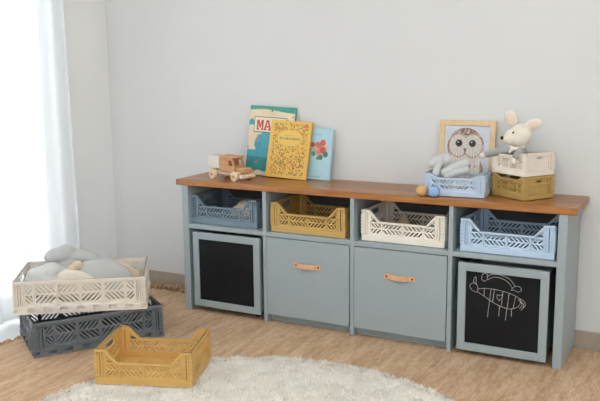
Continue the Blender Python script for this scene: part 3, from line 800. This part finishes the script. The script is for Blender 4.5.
pf = thing('owl_picture', 'pale wooden framed picture of a barn owl leaning against the wall', 'picture', (1.2, .262, T+.001), (-.105, 0, 0))
b_ = .022
obj('frame_stile', bx(0, b_, 0, ft, 0, fh_, bev=.0012), M_fr, pf); obj('frame_stile', bx(fw_-b_, fw_, 0, ft, 0, fh_, bev=.0012), M_fr, pf)
obj('frame_rail', bx(b_, fw_-b_, 0, ft, 0, b_, bev=.0012), M_fr, pf); obj('frame_rail', bx(b_, fw_-b_, 0, ft, fh_-b_, fh_, bev=.0012), M_fr, pf)
obj('backing_board', bx(b_-.002, fw_-b_+.002, .009, .015, b_-.002, fh_-b_+.002), M_card, pf)
a_ = painted('owl_print', fw_-2*b_, fh_-2*b_, 150, 180, owl, pf, M_print, y=.0085, x0=b_, z0=b_)
tag(a_, 'watercolour print of a brown and white owl')

# ---------------------------------------------------------------- felt balls
for rgb, nm, x, y, lb in (((214, 172, 118), 'orange_felt', 1.212, .024, 'small orange felt ball at the corner of the light blue crate'), ((150, 182, 222), 'blue_felt', 1.268, .022, 'small blue felt ball beside the orange one on the worktop')):
    bm = bmesh.new(); bmesh.ops.create_icosphere(bm, subdivisions=4, radius=.0238)
    for v in bm.verts: v.co *= 1+.02*noise.noise(v.co*160)
    for f in bm.faces: f.smooth = True
    tag(obj('felt_ball', bm, mat(nm, rgb, .95, .06, 120, .4, 260, spec=.1), loc=(x, y, T+.0234)), lb, 'ball', 'felt balls')

# ---------------------------------------------------------------- grey soft toy in the light blue crate
M_pl = mat('grey_plush', (206, 206, 205), .95, .05, 70, .35, 220, spec=.1)
gz = T+.012
sg = thing('soft_toy', 'grey floppy soft toy slumped over the rim of the light blue crate', 'soft toy', (1.30, .14, gz))
def G(x, y, z): return (x-1.30, y-.14, z-gz)
body = blob('body', [(G(1.32, .150, .705), (.075, .05, .035)), (G(1.335, .15, .745), (.045, .04, .035)), (G(1.265, .135, .802), (.044, .034, .028), (0, .15, 0)), (G(1.295, .145, .775), (.04, .035, .035))], .004)
obj('body', body, M_pl, sg)
obj('ear', blob('ear', [(G(1.245, .105, .800), (.028, .012, .024), (0, -.35, .2)), (G(1.232, .104, .788), (.018, .011, .016))], .003), M_pl, sg)
obj('ear', blob('ear', [(G(1.292, .106, .812), (.022, .012, .022), (0, .5, -.2))], .003), M_pl, sg)
obj('trunk', blob('trunk', [('t', [G(1.262, .10, .790), G(1.258, .085, .770), G(1.256, .078, .752)], (.015, .015)), (G(1.256, .076, .755), .0165)], .003), M_pl, sg)
obj('arm', blob('arm', [('t', [G(1.362, .14, .795), G(1.335, .115, .785), G(1.308, .10, .768), G(1.288, .09, .757)], (.020, .016)), (G(1.362, .14, .795), .021), (G(1.288, .09, .757), .017)], .003), M_pl, sg)
obj('arm', blob('arm', [('t', [G(1.368, .125, .768), G(1.34, .105, .760), G(1.31, .095, .745), G(1.29, .088, .735)], (.018, .016)), (G(1.368, .125, .768), .020)], .003), M_pl, sg)

# ---------------------------------------------------------------- white toy mouse
M_ms = mat('cream_plush', (238, 228, 212), .95, .04, 70, .3, 240, spec=.1); M_in = mat('peach_lining', (234, 214, 196), .9, .04, 60)
M_nose = mat('black_thread', (30, 28, 30), .6, .1); M_ja = mat('grey_jersey', (166, 166, 164), .95, .06, 80, .4, 260, spec=.1)
mz = T+.0965+.012
ms = thing('toy_mouse', 'white toy mouse in a grey top sitting in the milky crate, arm outstretched', 'soft toy', (1.572, .205, mz))
def Q(x, y, z): return (x-1.572, y-.205, z-mz)
obj('head', blob('head', [(Q(1.576, .20, .915), (.046, .045, .050), (0, .3, 0)), (Q(1.548, .188, .908), (.036, .032, .034)), (Q(1.524, .178, .903), (.017, .016, .016)), (Q(1.572, .205, .868), (.024, .022, .024))], .0035), M_ms, ms)
obj('nose', blob('nose', [(Q(1.509, .170, .905), (.009, .009, .008))], .002, 2), M_nose, ms)
for (x, y, z) in ((1.557, .156, .930), (1.535, .207, .934)):
    n = bmesh.new(); ell(n, Q(x, y, z), .0042, seg=12); obj('eye', n, M_nose, ms)
for (c, r, rt_) in ((Q(1.533, .215, .985), (.030, .009, .034), (.15, -.45, -.3)), (Q(1.628, .205, .962), (.035, .009, .023), (.1, -.35, .25))):
    n = bmesh.new(); ell(n, c, r, rt_); e = obj('ear', n, M_ms, ms)
    n = bmesh.new(); ell(n, (c[0], c[1]-.0045, c[2]), (r[0]*.74, r[1]*.6, r[2]*.74), rt_); obj('inner_ear', n, M_in, e)
obj('body', blob('body', [(Q(1.575, .205, .80), (.045, .040, .045)), (Q(1.574, .205, .843), (.036, .034, .028))], .004), M_ja, ms)
sl = obj('sleeve', blob('sleeve', [('t', [Q(1.562, .185, .852), Q(1.53, .172, .853), Q(1.497, .165, .848), Q(1.462, .172, .838), Q(1.440, .178, .831)], (.020, .0135))], .003), M_ja, ms)
obj('hand', blob('hand', [(Q(1.427, .180, .827), (.015, .013, .0125))], .002), M_ms, sl)
s2 = obj('sleeve', blob('sleeve', [('t', [Q(1.590, .175, .852), Q(1.594, .140, .856), Q(1.590, .106, .846), Q(1.583, .092, .832)], (.018, .014))], .003), M_ja, ms)
obj('hand', blob('hand', [(Q(1.580, .088, .820), (.012, .011, .013))], .002), M_ms, s2)
obj('scarf', blob('scarf', [('t', [Q(1.545, .175, .868), Q(1.560, .165, .862), Q(1.585, .168, .864), Q(1.600, .185, .868)], (.009, .009)), ('t', [Q(1.555, .166, .862), Q(1.548, .158, .850), Q(1.545, .155, .843)], (.008, .006))], .003), M_ms, ms)
